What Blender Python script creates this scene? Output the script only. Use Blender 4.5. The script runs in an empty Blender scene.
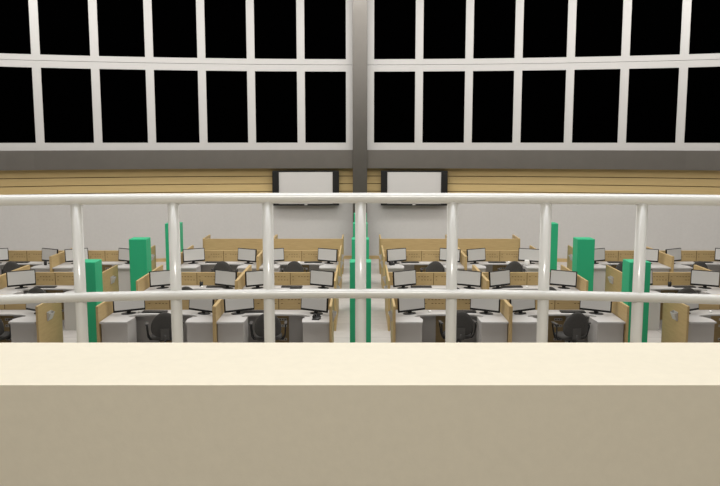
import bpy, bmesh, math, random
from mathutils import Vector, Matrix

scene = bpy.context.scene
COL = scene.collection
PI = math.pi
random.seed(7)

# ------------------------------------------------------------------ camera
F = 789.0
HC = 3.835
THETA = math.atan((243.0 - 139.0) / F)
cam_data = bpy.data.cameras.new('camera')
cam = bpy.data.objects.new('camera', cam_data)
COL.objects.link(cam)
cam.location = (0, 0, HC)
cam.rotation_euler = (PI / 2 - THETA, 0, 0)
cam_data.sensor_width = 36.0
cam_data.lens = F / 720.0 * 36.0
cam_data.clip_end = 200
scene.camera = cam


def height_at(ypx, Y):
    """world height of what stands Y metres ahead and shows on image line ypx"""
    return HC - Y * math.tan(THETA + math.atan((ypx - 243.0) / F))


# ------------------------------------------------------------------ materials
MATS = {}


def mat(name, color, rough=0.6, spec=0.4, metal=0.0, emit=0.0, noise=0.0, nscale=8.0, bump=0.0):
    m = bpy.data.materials.new(name)
    m.use_nodes = True
    nt = m.node_tree
    b = nt.nodes['Principled BSDF']
    b.inputs['Base Color'].default_value = (*color, 1)
    b.inputs['Roughness'].default_value = rough
    b.inputs['Specular IOR Level'].default_value = spec
    b.inputs['Metallic'].default_value = metal
    if emit:
        b.inputs['Emission Color'].default_value = (*color, 1)
        b.inputs['Emission Strength'].default_value = emit
    if noise or bump:
        tc = nt.nodes.new('ShaderNodeTexCoord')
        nz = nt.nodes.new('ShaderNodeTexNoise')
        nz.inputs['Scale'].default_value = nscale
        nz.inputs['Detail'].default_value = 4
        nt.links.new(tc.outputs['Object'], nz.inputs['Vector'])
        if noise:
            mr = nt.nodes.new('ShaderNodeMapRange')
            mr.inputs['From Min'].default_value = 0.25
            mr.inputs['From Max'].default_value = 0.75
            mr.inputs['To Min'].default_value = 1 - noise
            mr.inputs['To Max'].default_value = 1 + noise
            nt.links.new(nz.outputs['Fac'], mr.inputs['Value'])
            mx = nt.nodes.new('ShaderNodeVectorMath')
            mx.operation = 'SCALE'
            mx.inputs[0].default_value = color
            nt.links.new(mr.outputs['Result'], mx.inputs['Scale'])
            nt.links.new(mx.outputs['Vector'], b.inputs['Base Color'])
        if bump:
            bp = nt.nodes.new('ShaderNodeBump')
            bp.inputs['Strength'].default_value = bump
            bp.inputs['Distance'].default_value = 0.01
            nt.links.new(nz.outputs['Fac'], bp.inputs['Height'])
            nt.links.new(bp.outputs['Normal'], b.inputs['Normal'])
    MATS[name] = m
    return m


def wood_mat(name, c1, c2, stretch, rough=0.5):
    m = bpy.data.materials.new(name)
    m.use_nodes = True
    nt = m.node_tree
    b = nt.nodes['Principled BSDF']
    b.inputs['Roughness'].default_value = rough
    b.inputs['Specular IOR Level'].default_value = 0.3
    tc = nt.nodes.new('ShaderNodeTexCoord')
    mp = nt.nodes.new('ShaderNodeMapping')
    mp.inputs['Scale'].default_value = stretch
    nz = nt.nodes.new('ShaderNodeTexNoise')
    nz.inputs['Scale'].default_value = 3.0
    nz.inputs['Detail'].default_value = 6
    nz.inputs['Roughness'].default_value = 0.65
    cr = nt.nodes.new('ShaderNodeValToRGB')
    cr.color_ramp.elements[0].position = 0.3
    cr.color_ramp.elements[0].color = (*c1, 1)
    cr.color_ramp.elements[1].position = 0.7
    cr.color_ramp.elements[1].color = (*c2, 1)
    nt.links.new(tc.outputs['Object'], mp.inputs['Vector'])
    nt.links.new(mp.outputs['Vector'], nz.inputs['Vector'])
    nt.links.new(nz.outputs['Fac'], cr.inputs['Fac'])
    nt.links.new(cr.outputs['Color'], b.inputs['Base Color'])
    MATS[name] = m
    return m


def floor_mat(name, color, tile):
    """pale floor tiles with thin joints and a little speckle"""
    m = bpy.data.materials.new(name)
    m.use_nodes = True
    nt = m.node_tree
    b = nt.nodes['Principled BSDF']
    b.inputs['Roughness'].default_value = 0.35
    b.inputs['Specular IOR Level'].default_value = 0.35
    tc = nt.nodes.new('ShaderNodeTexCoord')
    br = nt.nodes.new('ShaderNodeTexBrick')
    br.offset = 0.0
    br.inputs['Scale'].default_value = 1.0
    br.inputs['Brick Width'].default_value = tile
    br.inputs['Row Height'].default_value = tile
    br.inputs['Mortar Size'].default_value = 0.006
    br.inputs['Color1'].default_value = (*color, 1)
    br.inputs['Color2'].default_value = (color[0] * .95, color[1] * .95, color[2] * .96, 1)
    br.inputs['Mortar'].default_value = (color[0] * .6, color[1] * .6, color[2] * .6, 1)
    nz = nt.nodes.new('ShaderNodeTexNoise')
    nz.inputs['Scale'].default_value = 5.0
    nz.inputs['Detail'].default_value = 5
    mr = nt.nodes.new('ShaderNodeMapRange')
    mr.inputs['To Min'].default_value = 0.86
    mr.inputs['To Max'].default_value = 1.12
    mx = nt.nodes.new('ShaderNodeVectorMath')
    mx.operation = 'SCALE'
    nt.links.new(tc.outputs['Object'], br.inputs['Vector'])
    nt.links.new(tc.outputs['Object'], nz.inputs['Vector'])
    nt.links.new(nz.outputs['Fac'], mr.inputs['Value'])
    nt.links.new(br.outputs['Color'], mx.inputs[0])
    nt.links.new(mr.outputs['Result'], mx.inputs['Scale'])
    nt.links.new(mx.outputs['Vector'], b.inputs['Base Color'])
    MATS[name] = m
    return m


mat('wall_paint', (.505, .495, .48), .8, .2, noise=.025, nscale=14, bump=.05)
mat('white_frame', (.475, .467, .457), .5, .3, noise=.01)
mat('grey_concrete', (.20, .188, .172), .36, .4, metal=.8, noise=.03, nscale=3)
mat('column_metal', (.145, .136, .124), .34, .4, metal=.8, noise=.03, nscale=3)
mat('rail_paint', (.75, .74, .70), .16, .6)
mat('cream_plaster', (.75, .69, .555), .85, .15, noise=.02, nscale=25, bump=.08)
mat('room_paint', (.66, .645, .62), .85, .2)
mat('ceiling_paint', (.75, .73, .70), .9, .1)
floor_mat('floor_tile', (.50, .475, .455), 0.6)
mat('balcony_floor', (.42, .39, .35), .7, .2, noise=.05)
mat('black_glass', (.0002, .0002, .0002), .05, .0)
wood_mat('veneer', (.43, .31, .145), (.51, .375, .185), (1, 1, 9))
wood_mat('veneer_upright', (.43, .31, .145), (.51, .375, .185), (9, 9, 1))
wood_mat('cladding', (.48, .355, .165), (.53, .40, .19), (.6, .6, 8))
mat('slot_dark', (.11, .075, .03), .8, .1)
mat('laminate', (.49, .483, .475), .45, .3, noise=.01)
mat('pedestal_grey', (.50, .485, .465), .55, .3)
mat('modesty_grey', (.64, .62, .60), .6, .3)
mat('black_plastic', (.012, .012, .012), .4, .3)
mat('screen_face', (.56, .555, .54), .35, .3)
mat('tv_face', (.54, .53, .52), .45, .3)
mat('chair_fabric', (.066, .064, .061), .85, .2, noise=.1, nscale=40)
mat('chair_plastic', (.016, .016, .016), .45, .4)
mat('chair_grey', (.065, .063, .06), .5, .4)
mat('chrome', (.55, .55, .55), .25, .5, metal=.9)
mat('green_paint', (.03, .43, .215), .5, .3, noise=.01)
mat('tray_plastic', (.50, .49, .48), .3, .5)
mat('white_plastic', (.78, .77, .75), .35, .4)
mat('lamp_diffuser', (1, .95, .88), .5, .2, emit=3.0)


# ------------------------------------------------------------------ mesh builder
class MB:
    def __init__(self):
        self.bm = bmesh.new()
        self.mi = 0

    def _face(self, vs, smooth=False):
        try:
            f = self.bm.faces.new(vs)
            f.material_index = self.mi
            f.smooth = smooth
        except ValueError:
            pass

    def box(self, c, s, rz=0, bevel=0.0, mtx=None):
        m = mtx if mtx is not None else Matrix.Translation(c) @ Matrix.Rotation(rz, 4, 'Z')
        hx, hy, hz = s[0] / 2, s[1] / 2, s[2] / 2
        vs = [self.bm.verts.new(m @ Vector((x, y, z))) for x in (-hx, hx) for y in (-hy, hy) for z in (-hz, hz)]
        fs = []
        for ids in ((0, 1, 3, 2), (4, 6, 7, 5), (0, 4, 5, 1), (2, 3, 7, 6), (0, 2, 6, 4), (1, 5, 7, 3)):
            f = self.bm.faces.new([vs[i] for i in ids])
            f.material_index = self.mi
            fs.append(f)
        if bevel:
            es = list({e for f in fs for e in f.edges})
            bmesh.ops.bevel(self.bm, geom=es, offset=bevel, segments=2, affect='EDGES', profile=.6,
                            material=self.mi)
        return self

    def prism(self, pts, z0, z1, smooth=False, mtx=None):
        M = mtx or Matrix.Identity(4)
        lo = [self.bm.verts.new(M @ Vector((x, y, z0))) for x, y in pts]
        hi = [self.bm.verts.new(M @ Vector((x, y, z1))) for x, y in pts]
        n = len(pts)
        self._face(hi)
        self._face(lo[::-1])
        for i in range(n):
            self._face([lo[i], lo[(i + 1) % n], hi[(i + 1) % n], hi[i]], smooth)
        return self

    def tube(self, path, r, seg=16, cap=True, rs=None):
        path = [Vector(p) for p in path]
        rings = []
        n = len(path)
        prev = None
        for i, p in enumerate(path):
            t = (path[min(i + 1, n - 1)] - path[max(i - 1, 0)]).normalized()
            if prev is None:
                a = Vector((0, 0, 1)) if abs(t.z) < .9 else Vector((1, 0, 0))
                u = t.cross(a).normalized()
            else:
                u = (prev - t * prev.dot(t)).normalized()
            prev = u
            v = t.cross(u)
            rr = rs[i] if rs else r
            rings.append([self.bm.verts.new(p + (u * math.cos(2 * PI * k / seg) + v * math.sin(2 * PI * k / seg)) * rr)
                          for k in range(seg)])
        for a, b in zip(rings, rings[1:]):
            for k in range(seg):
                self._face([a[k], a[(k + 1) % seg], b[(k + 1) % seg], b[k]], True)
        if cap:
            self._face(rings[0][::-1])
            self._face(rings[-1])
        return self

    def lathe(self, prof, c=(0, 0, 0), seg=24, sx=1, sy=1):
        rings = []
        for r, z in prof:
            if r < 1e-6:
                rings.append([self.bm.verts.new((c[0], c[1], c[2] + z))])
            else:
                rings.append([self.bm.verts.new((c[0] + sx * r * math.cos(2 * PI * k / seg),
                                                 c[1] + sy * r * math.sin(2 * PI * k / seg), c[2] + z)) for k in range(seg)])
        for a, b in zip(rings, rings[1:]):
            for k in range(seg):
                k2 = (k + 1) % seg
                if len(a) == 1 and len(b) == 1:
                    continue
                if len(a) == 1:
                    self._face([a[0], b[k2], b[k]], True)
                elif len(b) == 1:
                    self._face([a[k], a[k2], b[0]], True)
                else:
                    self._face([a[k], a[k2], b[k2], b[k]], True)
        return self

    def sweep(self, section_at, n, closed_section=True):
        """section_at(i) -> list of points; joins n sections, caps the ends"""
        rings = [[self.bm.verts.new(p) for p in section_at(i)] for i in range(n)]
        m = len(rings[0])
        for a, b in zip(rings, rings[1:]):
            for k in range(m if closed_section else m - 1):
                self._face([a[k], a[(k + 1) % m], b[(k + 1) % m], b[k]])
        self._face(rings[0][::-1])
        self._face(rings[-1])
        return self

    def build(self, name, mats, parent=None, loc=None, rz=0, recalc=True):
        if recalc:
            bmesh.ops.recalc_face_normals(self.bm, faces=self.bm.faces[:])
        me = bpy.data.meshes.new(name)
        self.bm.to_mesh(me)
        self.bm.free()
        if isinstance(mats, str):
            mats = [mats]
        for mname in mats:
            me.materials.append(MATS[mname])
        o = bpy.data.objects.new(name, me)
        COL.objects.link(o)
        if parent:
            o.parent = parent
        if loc:
            o.location = loc
        o.rotation_euler.z = rz
        return o


def tag(o, label=None, cat=None, group=None, kind=None):
    if label:
        o['label'] = label
    if cat:
        o['category'] = cat
    if group:
        o['group'] = group
    if kind:
        o['kind'] = kind
    return o


def empty(name, loc=(0, 0, 0), rz=0):
    o = bpy.data.objects.new(name, None)
    o.empty_display_size = .1
    COL.objects.link(o)
    o.location = loc
    o.rotation_euler.z = rz
    return o


def copy_tree(o, parent=None):
    kids = list(o.children)
    c = o.copy()
    COL.objects.link(c)
    if parent:
        c.parent = parent
        c.matrix_parent_inverse = o.matrix_parent_inverse.copy()
    for ch in kids:
        copy_tree(ch, c)
    return c


USED = set()


def place(proto, loc, rz, label, group):
    """first call moves the prototype itself, later ones copy it with its parts"""
    if proto.name in USED:
        if proto.name.startswith('partition'):
            o = proto.copy()
            COL.objects.link(o)
        else:
            o = copy_tree(proto)
    else:
        USED.add(proto.name)
        o = proto
    o.location = loc
    o.rotation_euler.z = rz
    o['label'] = label
    o['group'] = group
    return o


# ------------------------------------------------------------------ the curved end wall
WR = 33.0
WY = 25.2
S_BEND = 10.25
BEND = math.radians(4.0)
CEIL = 9.4


def wall_pt(s, inset=0.0):
    sg = 1 if s >= 0 else -1
    a = abs(s)
    cy = WY - WR
    if a <= S_BEND:
        ph = a / WR
        r = WR - inset
        return Vector((sg * r * math.sin(ph), cy + r * math.cos(ph), 0))
    ph = S_BEND / WR
    p = Vector((WR * math.sin(ph), cy + WR * math.cos(ph), 0))
    d = Vector((math.cos(ph + BEND), -math.sin(ph + BEND), 0))
    nrm = Vector((-math.sin(ph + BEND), -math.cos(ph + BEND), 0))
    q = p + d * (a - S_BEND) + nrm * inset
    return Vector((sg * q.x, q.y, 0))


def wall_band(s0, s1, z0, z1, in0, in1, step=.8):
    """a slab that follows the wall, from inset in0 (back) to in1 (front)"""
    n = max(2, int(math.ceil((s1 - s0) / step)) + 1)
    mb = MB()

    def sec(i):
        s = s0 + (s1 - s0) * i / (n - 1)
        a, b = wall_pt(s, in0), wall_pt(s, in1)
        return [Vector((a.x, a.y, z0)), Vector((b.x, b.y, z0)), Vector((b.x, b.y, z1)), Vector((a.x, a.y, z1))]
    mb.sweep(sec, n)
    return mb


SEND = 14.6
Yb = WY - .28
H_BEAM0 = height_at(168.3, Yb)
H_BEAM1 = height_at(149.9, Yb)
H_SEAM = height_at(64.5, Yb + .08)
TIER = H_SEAM - H_BEAM1

o = wall_band(-SEND, SEND, 0, H_BEAM0 + .1, -.25, 0).build('wall_back', 'wall_paint')
tag(o, 'curved pale grey end wall behind the desks', 'wall', kind='structure')

# wood cladding: horizontal boards with shadow gaps
mb = MB()
seams = [height_at(y, WY - .03) for y in (199.2, 191.6, 184.0, 176.4)]
tops = seams[1:] + [H_BEAM0 + .02]
bands = [(a, b) for a, b in zip(seams, tops)]
n = 38


def clad_board(mb, z0, z1):
    def sec(i):
        s = -SEND + 2 * SEND * i / (n - 1)
        a, b = wall_pt(s, 0.001), wall_pt(s, .035)
        return [Vector((a.x, a.y, z0)), Vector((b.x, b.y, z0)), Vector((b.x, b.y, z1)), Vector((a.x, a.y, z1))]
    mb.sweep(sec, n)


def clad_back(mb):
    def sec(i):
        s = -SEND + 2 * SEND * i / (n - 1)
        a, b = wall_pt(s, 0.001), wall_pt(s, .006)
        return [Vector((a.x, a.y, seams[0])), Vector((b.x, b.y, seams[0])), Vector((b.x, b.y, H_BEAM0 + .02)), Vector((a.x, a.y, H_BEAM0 + .02))]
    mb.sweep(sec, n)


for a, b in bands:
    clad_board(mb, a + .024, b)
mb.mi = 1
clad_back(mb)
o = mb.build('trim_1', ['cladding', 'slot_dark'])
tag(o, 'band of horizontal pale wood boards below the grey beam', 'wood cladding', kind='structure')

o = wall_band(-SEND, SEND, 0.0, .105, .001, .03).build('baseboard_back', 'veneer')
tag(o, 'wooden skirting along the foot of the curved end wall', 'baseboard', kind='structure')

o = wall_band(-SEND, SEND, H_BEAM0, H_BEAM1, -.25, .28).build('trim_2', 'grey_concrete')
tag(o, 'dark grey beam running under the big windows', 'beam', kind='structure')

mb = MB()
mb.box((0, WY - .14, CEIL / 2), (.45, .60, CEIL), bevel=.01)
o = mb.build('trim_3', 'column_metal')
tag(o, 'grey square column between the two halves of the window wall', 'column', kind='structure')

# windows: two tiers on each side of the column
MULL = [1.848, 3.393, 4.894, 6.452, 8.038, 9.687, 11.34, 12.99]
NM = len(MULL)
HW = .122
SIDE = {-1: 'left', 1: 'right'}
k = 0
for sg in (-1, 1):
    for tier in (0, 1):
        k += 1
        z0 = H_BEAM1 + tier * TIER
        z1 = z0 + TIER
        w = empty('window_%d' % k, (0, WY, z0))
        tag(w, '%s white framed glazing %s of the grey column, black night outside' % (
            ('lower', 'upper')[tier], SIDE[sg]), 'window', kind='structure')
        sA, sB = .225, MULL[-1]
        ww = 0.225 if tier == 0 else .165
        wh = .215

        def band(a, b, za, zb, i0, i1):
            a, b = (a, b) if sg > 0 else (-b, -a)
            return wall_band(a, b, za, zb, i0, i1, .5)

        def put(mb_, name, m_):
            ob = mb_.build(name, m_)
            ob.data.transform(Matrix.Translation((0, -WY, -z0)))
            ob.parent = w
            return ob
        put(band(sA, sB, z0, z0 + ww, .06, .16), 'sill_rail', 'white_frame')
        put(band(sA, sB, z1 - wh + .004, z1 - .011, .06, .16), 'head_rail', 'white_frame')
        put(band(sA, sA + .215, z0 + ww, z1 - wh + .004, .06, .16), 'stile', 'white_frame')
        for q in range(1, NM + 1):
            sc_ = MULL[q - 1]
            put(band(sc_ - HW, sc_ + HW, z0 + ww, z1 - wh + .004, .06, .16), 'mullion', 'white_frame')
            left_edge = sA + .215 if q == 1 else MULL[q - 2] + HW
            put(band(left_edge, sc_ - HW, z0 + ww, z1 - wh + .004, .12, .135), 'pane', 'black_glass')

# wall above the windows and the rest of the shell
o = wall_band(-SEND, SEND, H_BEAM1 + 2 * TIER, CEIL, -.25, .05).build('wall_top', 'wall_paint')
tag(o, 'strip of wall above the upper windows', 'wall', kind='structure')
XW = 14.0
YB = -5.0
mb = MB()
mb.box((0, (YB + 27) / 2, -.1), (2 * XW + .4, 27 - YB, .2))
o = mb.build('floor', 'floor_tile')
tag(o, 'pale grey tiled floor of the hall', 'floor', kind='structure')
mb = MB()
mb.box((0, (YB + 27) / 2, CEIL + .1), (2 * XW + .4, 27 - YB, .2))
o = mb.build('ceiling', 'ceiling_paint')
tag(o, 'white ceiling of the hall', 'ceiling', kind='structure')
for sg, nm in ((-1, 'left'), (1, 'right')):
    mb = MB()
    mb.box((sg * (XW + .1), (YB + 27) / 2, CEIL / 2), (.2, 27 - YB, CEIL))
    o = mb.build('wall_' + nm, 'room_paint')
    tag(o, '%s side wall of the hall' % nm, 'wall', kind='structure')
mb = MB()
mb.box((0, YB - .1, CEIL / 2), (2 * XW + .4, .2, CEIL))
o = mb.build('wall_front', 'room_paint')
tag(o, 'wall behind the balcony', 'wall', kind='structure')

# ------------------------------------------------------------------ balcony
HB = HC - 1.60
Z_FAR, Z_NEAR = 3.0, 3.0 * 203.6 / 246.2
D_PAR = 203.6 * math.cos(THETA) * Z_FAR / F
YP1 = (Z_FAR - D_PAR * math.sin(THETA)) / math.cos(THETA)
YP0 = (Z_NEAR - D_PAR * math.sin(THETA)) / math.cos(THETA)
mb = MB()
mb.box((0, (YB + 3.8) / 2, HB - .15), (2 * XW, 3.8 - YB, .3))
o = mb.build('floor_balcony', 'balcony_floor')
tag(o, 'balcony floor slab behind the parapet', 'floor', kind='structure')
mb = MB()
mb.box((0, (YP0 + YP1) / 2, (HB + HC - D_PAR) / 2), (2 * XW, YP1 - YP0, HC - D_PAR - HB))
o = mb.build('wall_parapet', 'cream_plaster')
tag(o, 'broad cream parapet across the foreground with a flat top', 'parapet', kind='structure')

# curved white railing outside the parapet
RY0, RR = 3.47, 9.0
H_TOP = HC - .2575
H_MID = HC - .682


def rail_pt(s, z, back=0.0):
    lim = 1.95                      # beyond the bow the railing runs straight along the parapet
    c = max(-lim, min(lim, s))
    a = c / RR
    r = RR - back
    return Vector((r * math.sin(a) + (s - c), RY0 - RR + r * math.cos(a), z))


rail = empty('balcony_railing', (0, RY0, HB))
tag(rail, 'white tubular railing with two rails and round posts beyond the cream parapet', 'railing')


def put_rail(mb_, name):
    ob = mb_.build(name, 'rail_paint')
    ob.data.transform(Matrix.Translation((0, -RY0, -HB)))
    ob.parent = rail
    return ob


L = 6.3
put_rail(MB().tube([rail_pt(-L + 2 * L * i / 160, H_TOP, .006) for i in range(161)], 0.0234, 28), 'top_rail')
put_rail(MB().tube([rail_pt(-L + 2 * L * i / 160, H_MID, .018) for i in range(161)], .0212, 28), 'middle_rail')
for q in range(-15, 16):
    p = rail_pt(q * (.409 if q < 0 else .405) + .003, 0)
    put_rail(MB().tube([(p.x, p.y, HB), (p.x, p.y, HB + .6), (p.x, p.y, H_TOP - .005)], .0246, 28), 'post')

# ------------------------------------------------------------------ wall screens with speakers
def make_screen():
    r = empty('wall_screen')
    tag(r, cat='screen')
    W_, H_ = 2.10, 1.10
    mb = MB()
    mb.box((0, .035, 0), (W_, .07, H_), bevel=.008)
    mb.build('casing', 'black_plastic', r)
    mb = MB()
    mb.box((0, -.004, .005), (1.69, .012, H_ - .10))
    mb.build('display', 'tv_face', r)
    for sg in (-1, 1):
        mb = MB()
        mb.box((sg * (W_ / 2 - .1), -.02, 0), (.2, .06, H_ - .005), bevel=.01)
        mb.build('speaker', 'black_plastic', r)
    mb = MB()
    mb.box((0, -.012, -H_ / 2 + .025), (1.69, .03, .05), bevel=.006)
    mb.build('bottom_bar', 'black_plastic', r)
    mb = MB()
    mb.box((0, -.028, -H_ / 2 + .026), (.09, .004, .022), bevel=.0015)
    mb.build('emblem', 'white_plastic', r)
    return r


scr = make_screen()
YS = WY - .24
zS = (height_at(170.5, YS) + height_at(205.6, YS)) / 2
for sg in (-1, 1):
    place(scr, (sg * 1.71, YS - .02, zS), -sg * .045,
          'wide blank wall screen with black side speakers, %s of the grey column' % SIDE[sg], 'wall screens below the beam')
# brackets that hold the screens to the wall
for ch in [o for o in COL.objects if o.name.startswith('wall_screen')]:
    mb = MB()
    mb.box((0, .15, -.1), (.5, .17, .4))
    mb.build('wall_bracket', 'black_plastic', ch)

# ------------------------------------------------------------------ workstations
CX = .042
ROWY = {1: 14.13, 2: 16.55, 3: 19.85, 4: 22.24}
ROWN = {1: 'front', 2: 'middle', 3: 'back'}
HP = 1.025          # partition height
HD = .75            # desk height
HALF = .9925
TH = .06
WING = 1.02
BP = 1.985         # bay pitch
GAP = .53           # half width of the centre aisle


def bay_x(side, b):
    """centre of bay 1..4 counted from the centre aisle (a one metre aisle after the second)"""
    c = GAP + HALF + BP * (b - 1) + (1.025 if b > 2 else 0.0)
    return CX + side * c


def desktop_outline():
    x = HALF - TH / 2 - .004
    pts = [(-x, -.035), (-x, -WING)]
    prof = [(.46, -WING), (.468, -.92), (.475, -.83), (.472, -.76), (.455, -.70), (.42, -.645), (.38, -.61), (.35, -.575),
            (.36, -.53), (.42, -.48), (.52, -.443), (.70, -.415), (x, -.408)]
    left = [(-x + u, v) for u, v in prof]
    pts += left
    pts += [(-a, b) for a, b in left[::-1][1:]]
    pts += [(x, -WING), (x, -.035)]
    return pts


def make_workstation():
    r = empty('workstation')
    tag(r, cat='desk')
    # back panel with seam and rows of little slots
    mb = MB()
    mb.box((0, 0, HP / 2), (2 * HALF - TH - .006, .05, HP), bevel=.004)
    mb.mi = 1
    rnd = random.Random(3)
    for z, gap in ((.935, .35), (.865, .55)):
        for sg in (-1, 1):
            x = .06
            while x < .92:
                if rnd.random() > gap:
                    mb.box((sg * x, -.0255, z), (.035, .003, .010))
                x += .062
    mb.box((0, -.0255, .89), (.012, .003, .26))
    mb.build('back_panel', ['veneer', 'slot_dark'], r)
    # desktop
    MB().prism(desktop_outline(), HD - .028, HD).build('desktop', 'laminate', r)
    # drawer pedestals under both wings
    for sg in (-1, 1):
        xo, xi = HALF - TH / 2 - .008, .505
        xc = sg * (xo + xi) / 2
        mb = MB()
        mb.box((xc, -.69, .361), (xo - xi, .53, .722), bevel=.004)
        mb.build('pedestal', 'pedestal_grey', r)
    # grey modesty panels either side of the wooden middle
    for sg in (-1, 1):
        mb = MB()
        mb.box((sg * .575, -.10, .36), (.77, .03, .72))
        mb.build('modesty_panel', 'modesty_grey', r)
    # sockets on the wooden middle
    for z in (.57, .45, .20):
        mb = MB()
        mb.box((.07, -.031, z), (.15, .012, .045), bevel=.003)
        s_ = mb.build('socket_strip', 'white_plastic', r)
        mb = MB()
        for i in range(3):
            mb.box((.07 - .045 + .045 * i, -.0375, z), (.026, .003, .02))
        mb.build('socket', 'slot_dark', s_)
    return r


ws = make_workstation()
BAYS = {1: (1, 2, 3), 2: (1, 2, 3), 3: (1, 2, 3, 4)}
ORD = {1: 'first', 2: 'second', 3: 'third', 4: 'fourth'}


def where(row, side, b):
    return '%s row, %s bay %s of centre aisle' % (ROWN[row], ORD[b], SIDE[side])


for row, bs in BAYS.items():
    for side in (-1, 1):
        for b in bs:
            place(ws, (bay_x(side, b), ROWY[row], 0), 0,
                  'U-shaped white desk with wooden back panel, ' + where(row, side, b), 'desks in rows')

# ---- partitions between and at the ends of the desks
TE = .04            # the end panels are thinner than the dividers


def partition(length, y_centre, th):
    mb = MB()
    mb.box((0, y_centre, HP / 2), (th, length, HP), bevel=.004)
    return mb


PART = {}
for row, (ya, yb) in {1: (-WING - .01, .03), 2: (-WING - .01, WING), 3: (-WING - .01, WING), 4: (.03, WING)}.items():
    for thin in (True, False):
        o = partition(yb - ya, (ya + yb) / 2, TE if thin else TH).build('partition_panel', 'veneer')
        tag(o, cat='partition')
        PART[row, thin] = o


def make_tray():
    r = empty('document_tray')
    mb = MB()
    mb.box((.004, 0, .09), (.006, .22, .18))
    mb.build('back_plate', 'tray_plastic', r)
    M_ = Matrix.Translation((.045, 0, .075)) @ Matrix.Rotation(math.radians(22), 4, 'Y')
    mb = MB()
    mb.box(None, (.006, .22, .15), mtx=M_)
    mb.build('front_plate', 'tray_plastic', r)
    for sg in (-1, 1):
        mb = MB()
        v = [(.004, 0), (.020, 0), (.073, .145), (.004, .175)]
        M2 = Matrix.Translation((0, sg * .107, 0)) @ Matrix.Rotation(PI / 2, 4, 'X')
        mb.prism(v, -.003, .003, mtx=M2)
        mb.build('side_plate', 'tray_plastic', r)
    return r


tray = make_tray()
PWHERE = {1: 'aisle end of first bay', 2: 'between first and second bays', 3: 'outer end of second bay',
          4: 'inner end of third bay', 5: 'outer end of third bay', 6: 'outer end of fourth bay'}
for row in (1, 2, 3, 4):
    for side in (-1, 1):
        for j in range(1, 6):
            if row == 4 and j > 3:
                continue
            if row == 1 and j == 5:
                continue
            if row == 2 and j > 5:
                continue
            xx = {1: GAP + .013, 2: GAP + BP, 3: GAP + 2 * BP, 4: GAP + 2 * BP + 1.02, 5: GAP + 3 * BP + 1.025}[j]
            X = CX + side * xx
            rn = {1: 'front row', 2: 'middle row', 3: 'back row', 4: 'rearmost tall-looking panel row'}[row]
            if row == 4:
                lab = 'wooden side panel jutting back from rear wooden screen, %s %s of centre aisle' % (ORD[j], SIDE[side])
            else:
                lab = 'upright wooden partition, %s, %s, %s side' % (rn, PWHERE[j], SIDE[side])
            po = place(PART[row, j in (1, 3, 4)], (X, ROWY[row], 0), 0, lab, 'wooden partitions between desks')
            if j in (1, 3, 4) and row < 4:
                out = -1 if j in (1, 4) else 1           # towards the open aisle
                d = side * out
                for yy in ([-.57] if row == 1 else [-.57, .55]):
                    t = tray if 'document_tray' not in USED else copy_tree(tray)
                    USED.add('document_tray')
                    t.parent = po
                    t.location = (d * (TE / 2 + .001), yy, .685)
                    t.scale = (.9, .88, .88)
                    t.rotation_euler.z = 0 if d > 0 else PI

# ---- the wooden screens behind the back row (seen from their plain side)
for i, side in enumerate((-1, 1)):
    mb = MB()
    mb.box((0, 0, HP / 2), (2 * BP - TH, .05, HP), bevel=.004)
    o = mb.build('screen_panel', 'veneer', None, (CX + side * (GAP + BP), ROWY[4], 0))
    tag(o, 'long plain wooden screen behind the back row, %s of the centre aisle' % SIDE[side], 'partition',
        'plain wooden screens at the rear')


# ------------------------------------------------------------------ monitors
def make_monitor():
    r = empty('monitor')
    tag(r, cat='monitor')
    tilt = Matrix.Translation((0, 0, .218)) @ Matrix.Rotation(math.radians(-5), 4, 'X')
    mb = MB()
    mb.box(None, (.56, .035, .325), mtx=tilt, bevel=.006)
    hs = mb.build('housing', 'black_plastic', r)
    mb = MB()
    mb.box(None, (.525, .004, .272), mtx=tilt @ Matrix.Translation((0, -.0182, .010)))
    mb.build('screen', 'screen_face', r)
    mb = MB()
    mb.box((0, .045, .11), (.07, .025, .21), bevel=.006)
    mb.build('stand_neck', 'black_plastic', r)
    mb = MB()
    mb.lathe([(0, 0), (.12, 0), (.125, .006), (.11, .014), (.03, .022), (0, .022)], (0, .06, 0), 28, 1.05, .72)
    mb.build('stand_base', 'black_plastic', r)
    return r


mon = make_monitor()
rnd = random.Random(11)
for row, bs in BAYS.items():
    for side in (-1, 1):
        for b in bs:
            for ms in (-1, 1):
                # the outer monitors of the outermost desks stand outside the picture
                if row in (1, 2) and b == 3 and ms == side and row == 1:
                    continue
                dx = .665 + rnd.uniform(-.012, .012)
                if ms == side and b > 1:
                    dx = {2: (.63, .65, .675)[row - 1], 3: .585, 4: .60}[b]
                elif b > 2:
                    dx = {1: .745, 2: .715, 3: .67 if b == 3 else .735}[row]
                x = bay_x(side, b) + ms * dx + (.025 if row == 2 else 0)
                place(mon, (x, ROWY[row] - .40, HD), -ms * math.radians(30 + rnd.uniform(-2, 2)),
                      'black monitor in %s corner of desk, %s' % (SIDE[ms], where(row, side, b)), 'monitors on the desks')


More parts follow.
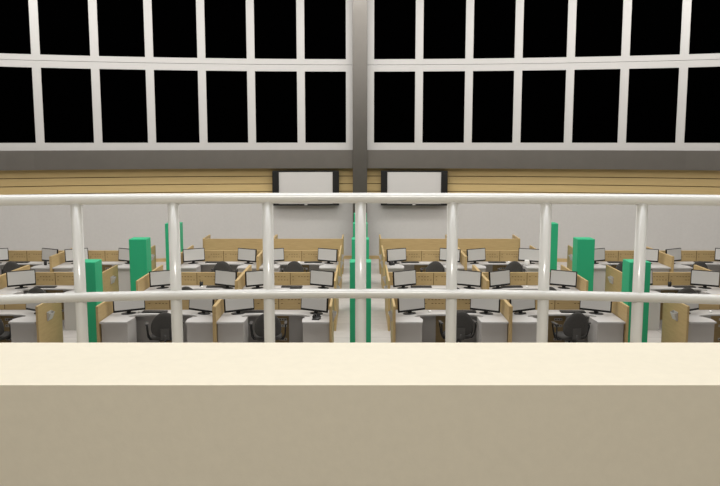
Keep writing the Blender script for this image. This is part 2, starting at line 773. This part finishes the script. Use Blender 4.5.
# ------------------------------------------------------------------ chairs
def make_chair():
    r = empty('office_chair')
    tag(r, cat='chair')
    # seat cushion
    mb = MB()
    prof = []
    n = 40
    rows = [(.90, .385), (1.0, .40), (1.0, .43), (.93, .452), (.6, .46)]
    rings = []
    for k_, z in rows:
        ring = []
        for i in range(n):
            a = 2 * PI * i / n
            c, s = math.cos(a), math.sin(a)
            e = .55
            x = .235 * k_ * math.copysign(abs(c) ** e, c)
            y = .225 * k_ * math.copysign(abs(s) ** e, s)
            ring.append(mb.bm.verts.new((x, y, z)))
        rings.append(ring)
    for a_, b_ in zip(rings, rings[1:]):
        for i in range(n):
            mb._face([a_[i], a_[(i + 1) % n], b_[(i + 1) % n], b_[i]], True)
    mb._face(rings[0][::-1])
    mb._face(rings[-1], True)
    mb.build('seat', 'chair_fabric', r)
    # backrest: egg shaped pad, a little dished
    mb = MB()
    z0, z1 = .455, .90
    hh = (z1 - z0) / 2
    zc = (z0 + z1) / 2
    n = 44

    def outline(k_):
        pts = []
        for i in range(n):
            a = 2 * PI * i / n
            c, s = math.cos(a), math.sin(a)
            w = .228 * (1.0 - .17 * s)
            e = .74 if s < 0 else 1.0
            pts.append((w * k_ * math.copysign(abs(c) ** e, c), hh * k_ * math.copysign(abs(s) ** e, s)))
        return pts
    rings = []
    for k_, off in ((.55, .030), (.92, .024), (1.0, .004), (1.0, -.010), (.93, -.026), (.6, -.032)):
        ring = []
        for x, z in outline(k_):
            bow = 0.5 * x * x           # sides wrap forward
            lean = -.10 * (z + hh)
            ring.append(mb.bm.verts.new((x, -.235 + off + bow + lean, zc + z)))
        rings.append(ring)
    for a_, b_ in zip(rings, rings[1:]):
        for i in range(n):
            mb._face([a_[i], a_[(i + 1) % n], b_[(i + 1) % n], b_[i]], True)
    mb._face(rings[0], True)
    mb._face(rings[-1][::-1], True)
    mb.build('backrest', 'chair_fabric', r)
    mb = MB()
    mb.box((0, -.277, .51), (.15, .02, .20), bevel=.008)
    mb.tube([(0, -.28, .50), (0, -.285, .42), (0, -.25, .365), (0, -.12, .36), (0, 0, .365)], .022, 10)
    mb.build('back_bracket', 'chair_grey', r)
    for sg in (-1, 1):
        mb = MB()
        mb.tube([(sg * .20, -.05, .375), (sg * .255, -.06, .38), (sg * .285, -.09, .44), (sg * .30, -.13, .60),
                 (sg * .30, -.11, .645), (sg * .30, .02, .65), (sg * .298, .06, .62), (sg * .283, .02, .46),
                 (sg * .255, .03, .385), (sg * .20, .03, .375)], .013, 10)
        am = mb.build('armrest', 'chair_plastic', r)
        mb = MB()
        mb.box((sg * .30, -.04, .662), (.05, .22, .025), bevel=.01)
        mb.build('arm_pad', 'chair_grey', am)
    mb = MB()
    mb.box((0, 0, .368), (.22, .24, .03), bevel=.008)
    mb.tube([(0, 0, .07), (0, 0, .20), (0, 0, .201), (0, 0, .36)], .03, 14, rs=[.032, .032, .022, .022])
    mb.build('gas_column', 'chair_plastic', r)
    mb = MB()
    for i in range(5):
        a = 2 * PI * i / 5 + .3
        mb.tube([(0, 0, .105), (.14 * math.cos(a), .14 * math.sin(a), .10), (.27 * math.cos(a), .27 * math.sin(a), .075)],
                .02, 10, rs=[.03, .022, .016])
    st = mb.build('star_base', 'chair_plastic', r)
    for i in range(5):
        a = 2 * PI * i / 5 + .3
        c, s = math.cos(a), math.sin(a)
        mb = MB()
        for q in (-1, 1):
            p = Vector((.27 * c - q * .018 * s, .27 * s + q * .018 * c, .03))
            t = Vector((-s, c, 0)) * .010
            mb.tube([p - t, p + t], .029, 14)
        mb.tube([(.27 * c, .27 * s, .03), (.27 * c, .27 * s, .08)], .009, 8)
        mb.build('caster', 'chair_plastic', st)
    return r


chair = make_chair()
# (row, side, bay): offset from the middle of the bay, distance of the chair in front of the back panel, turn
CHAIRS = {
    (1, -1, 1): (-.115, -.66, .06), (1, -1, 2): (.05, -.64, .25), (1, 1, 1): (.14, -.57, .12), (1, 1, 2): (.12, -.64, .18),
    (1, -1, 3): (.10, -.66, .1),
    (2, -1, 1): (.17, -.66, .05), (2, -1, 2): (-.03, -.68, 0), (2, -1, 3): (-.01, -.77, .05), (2, 1, 3): (.0, -.77, -.05),
    (2, 1, 1): (.29, -.70, .1), (2, 1, 2): (.25, -.70, 0),
    (3, -1, 1): (-.13, -.66, .05), (3, -1, 2): (.15, -.66, -.1), (3, 1, 1): (.24, -.66, .1), (3, 1, 2): (.16, -.66, .15),
    (3, -1, 4): (.0, -.66, 0), (3, 1, 3): (-.13, -.66, 0), (3, 1, 4): (-.30, -.66, 0),
}
for (row, side, b), (ox, oy, rz) in CHAIRS.items():
    place(chair, (bay_x(side, b) + ox, ROWY[row] + oy, 0), rz,
          'dark grey office chair with black armrests, ' + where(row, side, b), 'office chairs')


# ------------------------------------------------------------------ small things on the desks
def make_keyboard():
    r = empty('keyboard')
    tag(r, cat='keyboard')
    mb = MB()
    mb.box((0, 0, .011), (.44, .15, .018), bevel=.004)
    mb.build('case', 'black_plastic', r)
    mb = MB()
    for i in range(5):
        for j in range(14):
            mb.box((-.195 + j * .03, -.05 + i * .025, .022), (.024, .019, .006))
    mb.build('keys', 'chair_grey', r)
    return r


def make_mouse():
    r = empty('mouse')
    tag(r, cat='mouse')
    mb = MB()
    mb.lathe([(0, .001), (.034, .001), (.036, .01), (.03, .024), (.016, .033), (0, .035)], (0, 0, 0), 20, .9, 1.5)
    mb.build('body', 'white_plastic', r)
    mb = MB()
    mb.tube([(-.005, .02, .034), (.005, .02, .034)], .007, 10)
    mb.build('wheel', 'black_plastic', r)
    return r


def make_phone():
    r = empty('desk_phone')
    tag(r, cat='telephone')
    mb = MB()
    M_ = Matrix.Translation((0, 0, .03)) @ Matrix.Rotation(math.radians(14), 4, 'X')
    mb.box(None, (.17, .19, .03), mtx=M_, bevel=.008)
    mb.box((0, .06, .02), (.16, .05, .04), bevel=.005)
    mb.build('body', 'black_plastic', r)
    mb = MB()
    mb.tube([(-.055, -.08, .055), (-.055, -.05, .085), (-.055, .02, .10), (-.055, .07, .095), (-.055, .09, .07)], .018, 12,
            rs=[.024, .022, .016, .022, .024])
    mb.build('handset', 'chair_plastic', r)
    mb = MB()
    mb.box((.03, .07, .09), (.09, .012, .075), mtx=Matrix.Translation((.03, .06, .085)) @ Matrix.Rotation(-.6, 4, 'X'), bevel=.004)
    mb.build('display', 'black_plastic', r)
    return r


kb = make_keyboard()
ms_ = make_mouse()
ph = make_phone()
KEYS = {(1, -1, 2): (-.22, -.24), (1, -1, 1): (-.45, -.22), (1, 1, 2): (.27, -.24), (1, 1, 1): (.30, -.22),
        (2, -1, 2): (.46, -.23), (2, -1, 3): (-.12, -.27), (2, 1, 1): (-.28, -.24), (2, 1, 2): (-.36, -.24),
        (2, -1, 1): (.05, -.24), (2, 1, 3): (.25, -.24),
        (3, -1, 4): (-.10, -.22), (3, 1, 1): (-.30, -.22), (3, 1, 2): (-.1, -.22), (3, -1, 1): (.3, -.22),
        (3, -1, 2): (-.2, -.22), (3, 1, 3): (-.1, -.22), (3, 1, 4): (.1, -.22)}
for (row, side, b), (ox, oy) in KEYS.items():
    place(kb, (bay_x(side, b) + ox, ROWY[row] + oy, HD), rnd.uniform(-.06, .06),
          'flat black keyboard on white desk, ' + where(row, side, b), 'keyboards on the desks')
MICE = {(1, -1, 2): (-.49, -.25), (1, 1, 1): (-.31, -.22), (1, 1, 3): (-.26, -.24), (1, -1, 1): (-.16, -.25),
        (2, 1, 2): (-.05, -.25), (2, -1, 2): (.15, -.26), (3, 1, 2): (.2, -.22), (3, -1, 1): (-.05, -.22)}
for (row, side, b), (ox, oy) in MICE.items():
    place(ms_, (bay_x(side, b) + ox, ROWY[row] + oy, HD), rnd.uniform(-.3, .3),
          'small white mouse on white desk, ' + where(row, side, b), 'mice on the desks')
PHONES = {(1, -1, 1): (.73, -.80), (3, 1, 1): (-.78, -.60)}
for (row, side, b), (ox, oy) in PHONES.items():
    o = place(ph, (bay_x(side, b) + ox, ROWY[row] + oy, HD), .3 * side,
              'black desk telephone, ' + where(row, side, b), 'telephones on the desks')
    o.scale = (.72, .72, .8)


def make_cup():
    r = empty('pen_cup')
    tag(r, cat='pen cup')
    MB().lathe([(0, 0), (.033, 0), (.036, .004), (.038, .095), (.033, .095), (.031, .012), (0, .012)]).build('cup', 'black_plastic', r)
    for i in range(3):
        a = i * 2.1
        MB().tube([(.012 * math.cos(a), .012 * math.sin(a), .014), (.03 * math.cos(a), .03 * math.sin(a), .125)], .004, 8).build(
            'pen', 'black_plastic', r)
    return r


cup = make_cup()
for (row, side, b), (ox, oy) in {(2, -1, 2): (.12, -.17), (2, 1, 3): (-.03, -.17), (3, -1, 4): (.70, -.62)}.items():
    place(cup, (bay_x(side, b) + ox, ROWY[row] + oy, HD), .4, 'small black pen cup, ' + where(row, side, b), 'pen cups on the desks')
pot = empty('storage_jar', (bay_x(1, 2) + .56, ROWY[3] - .66, HD))
tag(pot, 'round white jar on the right wing of the back row desk, second bay right', 'jar')
MB().lathe([(0, 0), (.05, 0), (.066, .02), (.068, .08), (.058, .105), (0, .105)]).build('body', 'white_plastic', pot)
MB().lathe([(0, .105), (.06, .105), (.06, .122), (.045, .135), (0, .138)]).build('lid', 'white_plastic', pot)

# ------------------------------------------------------------------ green pillars
GY = {1: 14.12, 2: 17.42, 3: 20.70, 4: 23.45}


def make_pillar():
    r = empty('green_pillar')
    tag(r, cat='pillar')
    mb = MB()
    mb.box((0, .2, .84), (.387, .39, 1.56), bevel=.008)
    mb.build('cabinet', 'green_paint', r)
    mb = MB()
    mb.box((0, .2, .03), (.38, .38, .06))
    mb.build('plinth', 'chair_plastic', r)
    return r


gp = make_pillar()
GN = {1: 'nearest', 2: 'second', 3: 'third', 4: 'farthest'}
for j in (1, 2, 3, 4):
    place(gp, (.008, GY[j], 0), 0, 'green square pillar in the centre aisle, %s from the balcony' % GN[j], 'green pillars')
for side in (-1, 1):
    for j in (1, 2, 3):
        place(gp, (CX + side * (5.04 if j == 1 else 5.0), GY[j], 0), 0, 'green square pillar in the %s side aisle, %s from the balcony' % (
            SIDE[side], GN[j] if j < 3 else 'farthest'), 'green pillars')


# ------------------------------------------------------------------ light
def area(name, loc, sx, sy, power, color, rot=(0, 0, 0), spread=None):
    l = bpy.data.lights.new(name, 'AREA')
    l.shape = 'RECTANGLE'
    l.size, l.size_y = sx, sy
    l.energy = power
    l.color = color
    if spread:
        l.spread = spread
    o = bpy.data.objects.new(name, l)
    COL.objects.link(o)
    o.location = loc
    o.rotation_euler = rot
    return o


WARM = (1.0, .975, .94)
R_ = math.radians
area('hall_lamp', (0, 15.5, CEIL - .05), 22.0, 11.0, 1250, WARM)
area('end_wall_lamp', (0, 21.4, CEIL - .3), 24.0, 1.0, 760, WARM, (R_(22), 0, 0))
area('front_fill', (0, 12.0, CEIL - .5), 14.0, 4.0, 600, WARM, (R_(58), 0, 0))  # added fill tilted at the end wall to brighten upright faces, no real fixture
area('parapet_fill', (0, 3.6, CEIL - .1), 10.0, 4.0, 150, (.945, .965, 1.0), spread=R_(85))  # added light that only brightens the parapet top, stands for no fixture
area('balcony_lamp', (0, -1.2, 7.6), 1.8, .05, 180, (1.0, .97, .91))

w = bpy.data.worlds.new('world')
scene.world = w
w.use_nodes = True
w.node_tree.nodes['Background'].inputs['Color'].default_value = (0, 0, 0, 1)
w.node_tree.nodes['Background'].inputs['Strength'].default_value = 0

scene.view_settings.view_transform = 'Standard'
scene.view_settings.look = 'None'
scene.view_settings.gamma = 1.0
scene.view_settings.exposure = 0.0
scene.view_settings.use_curve_mapping = False
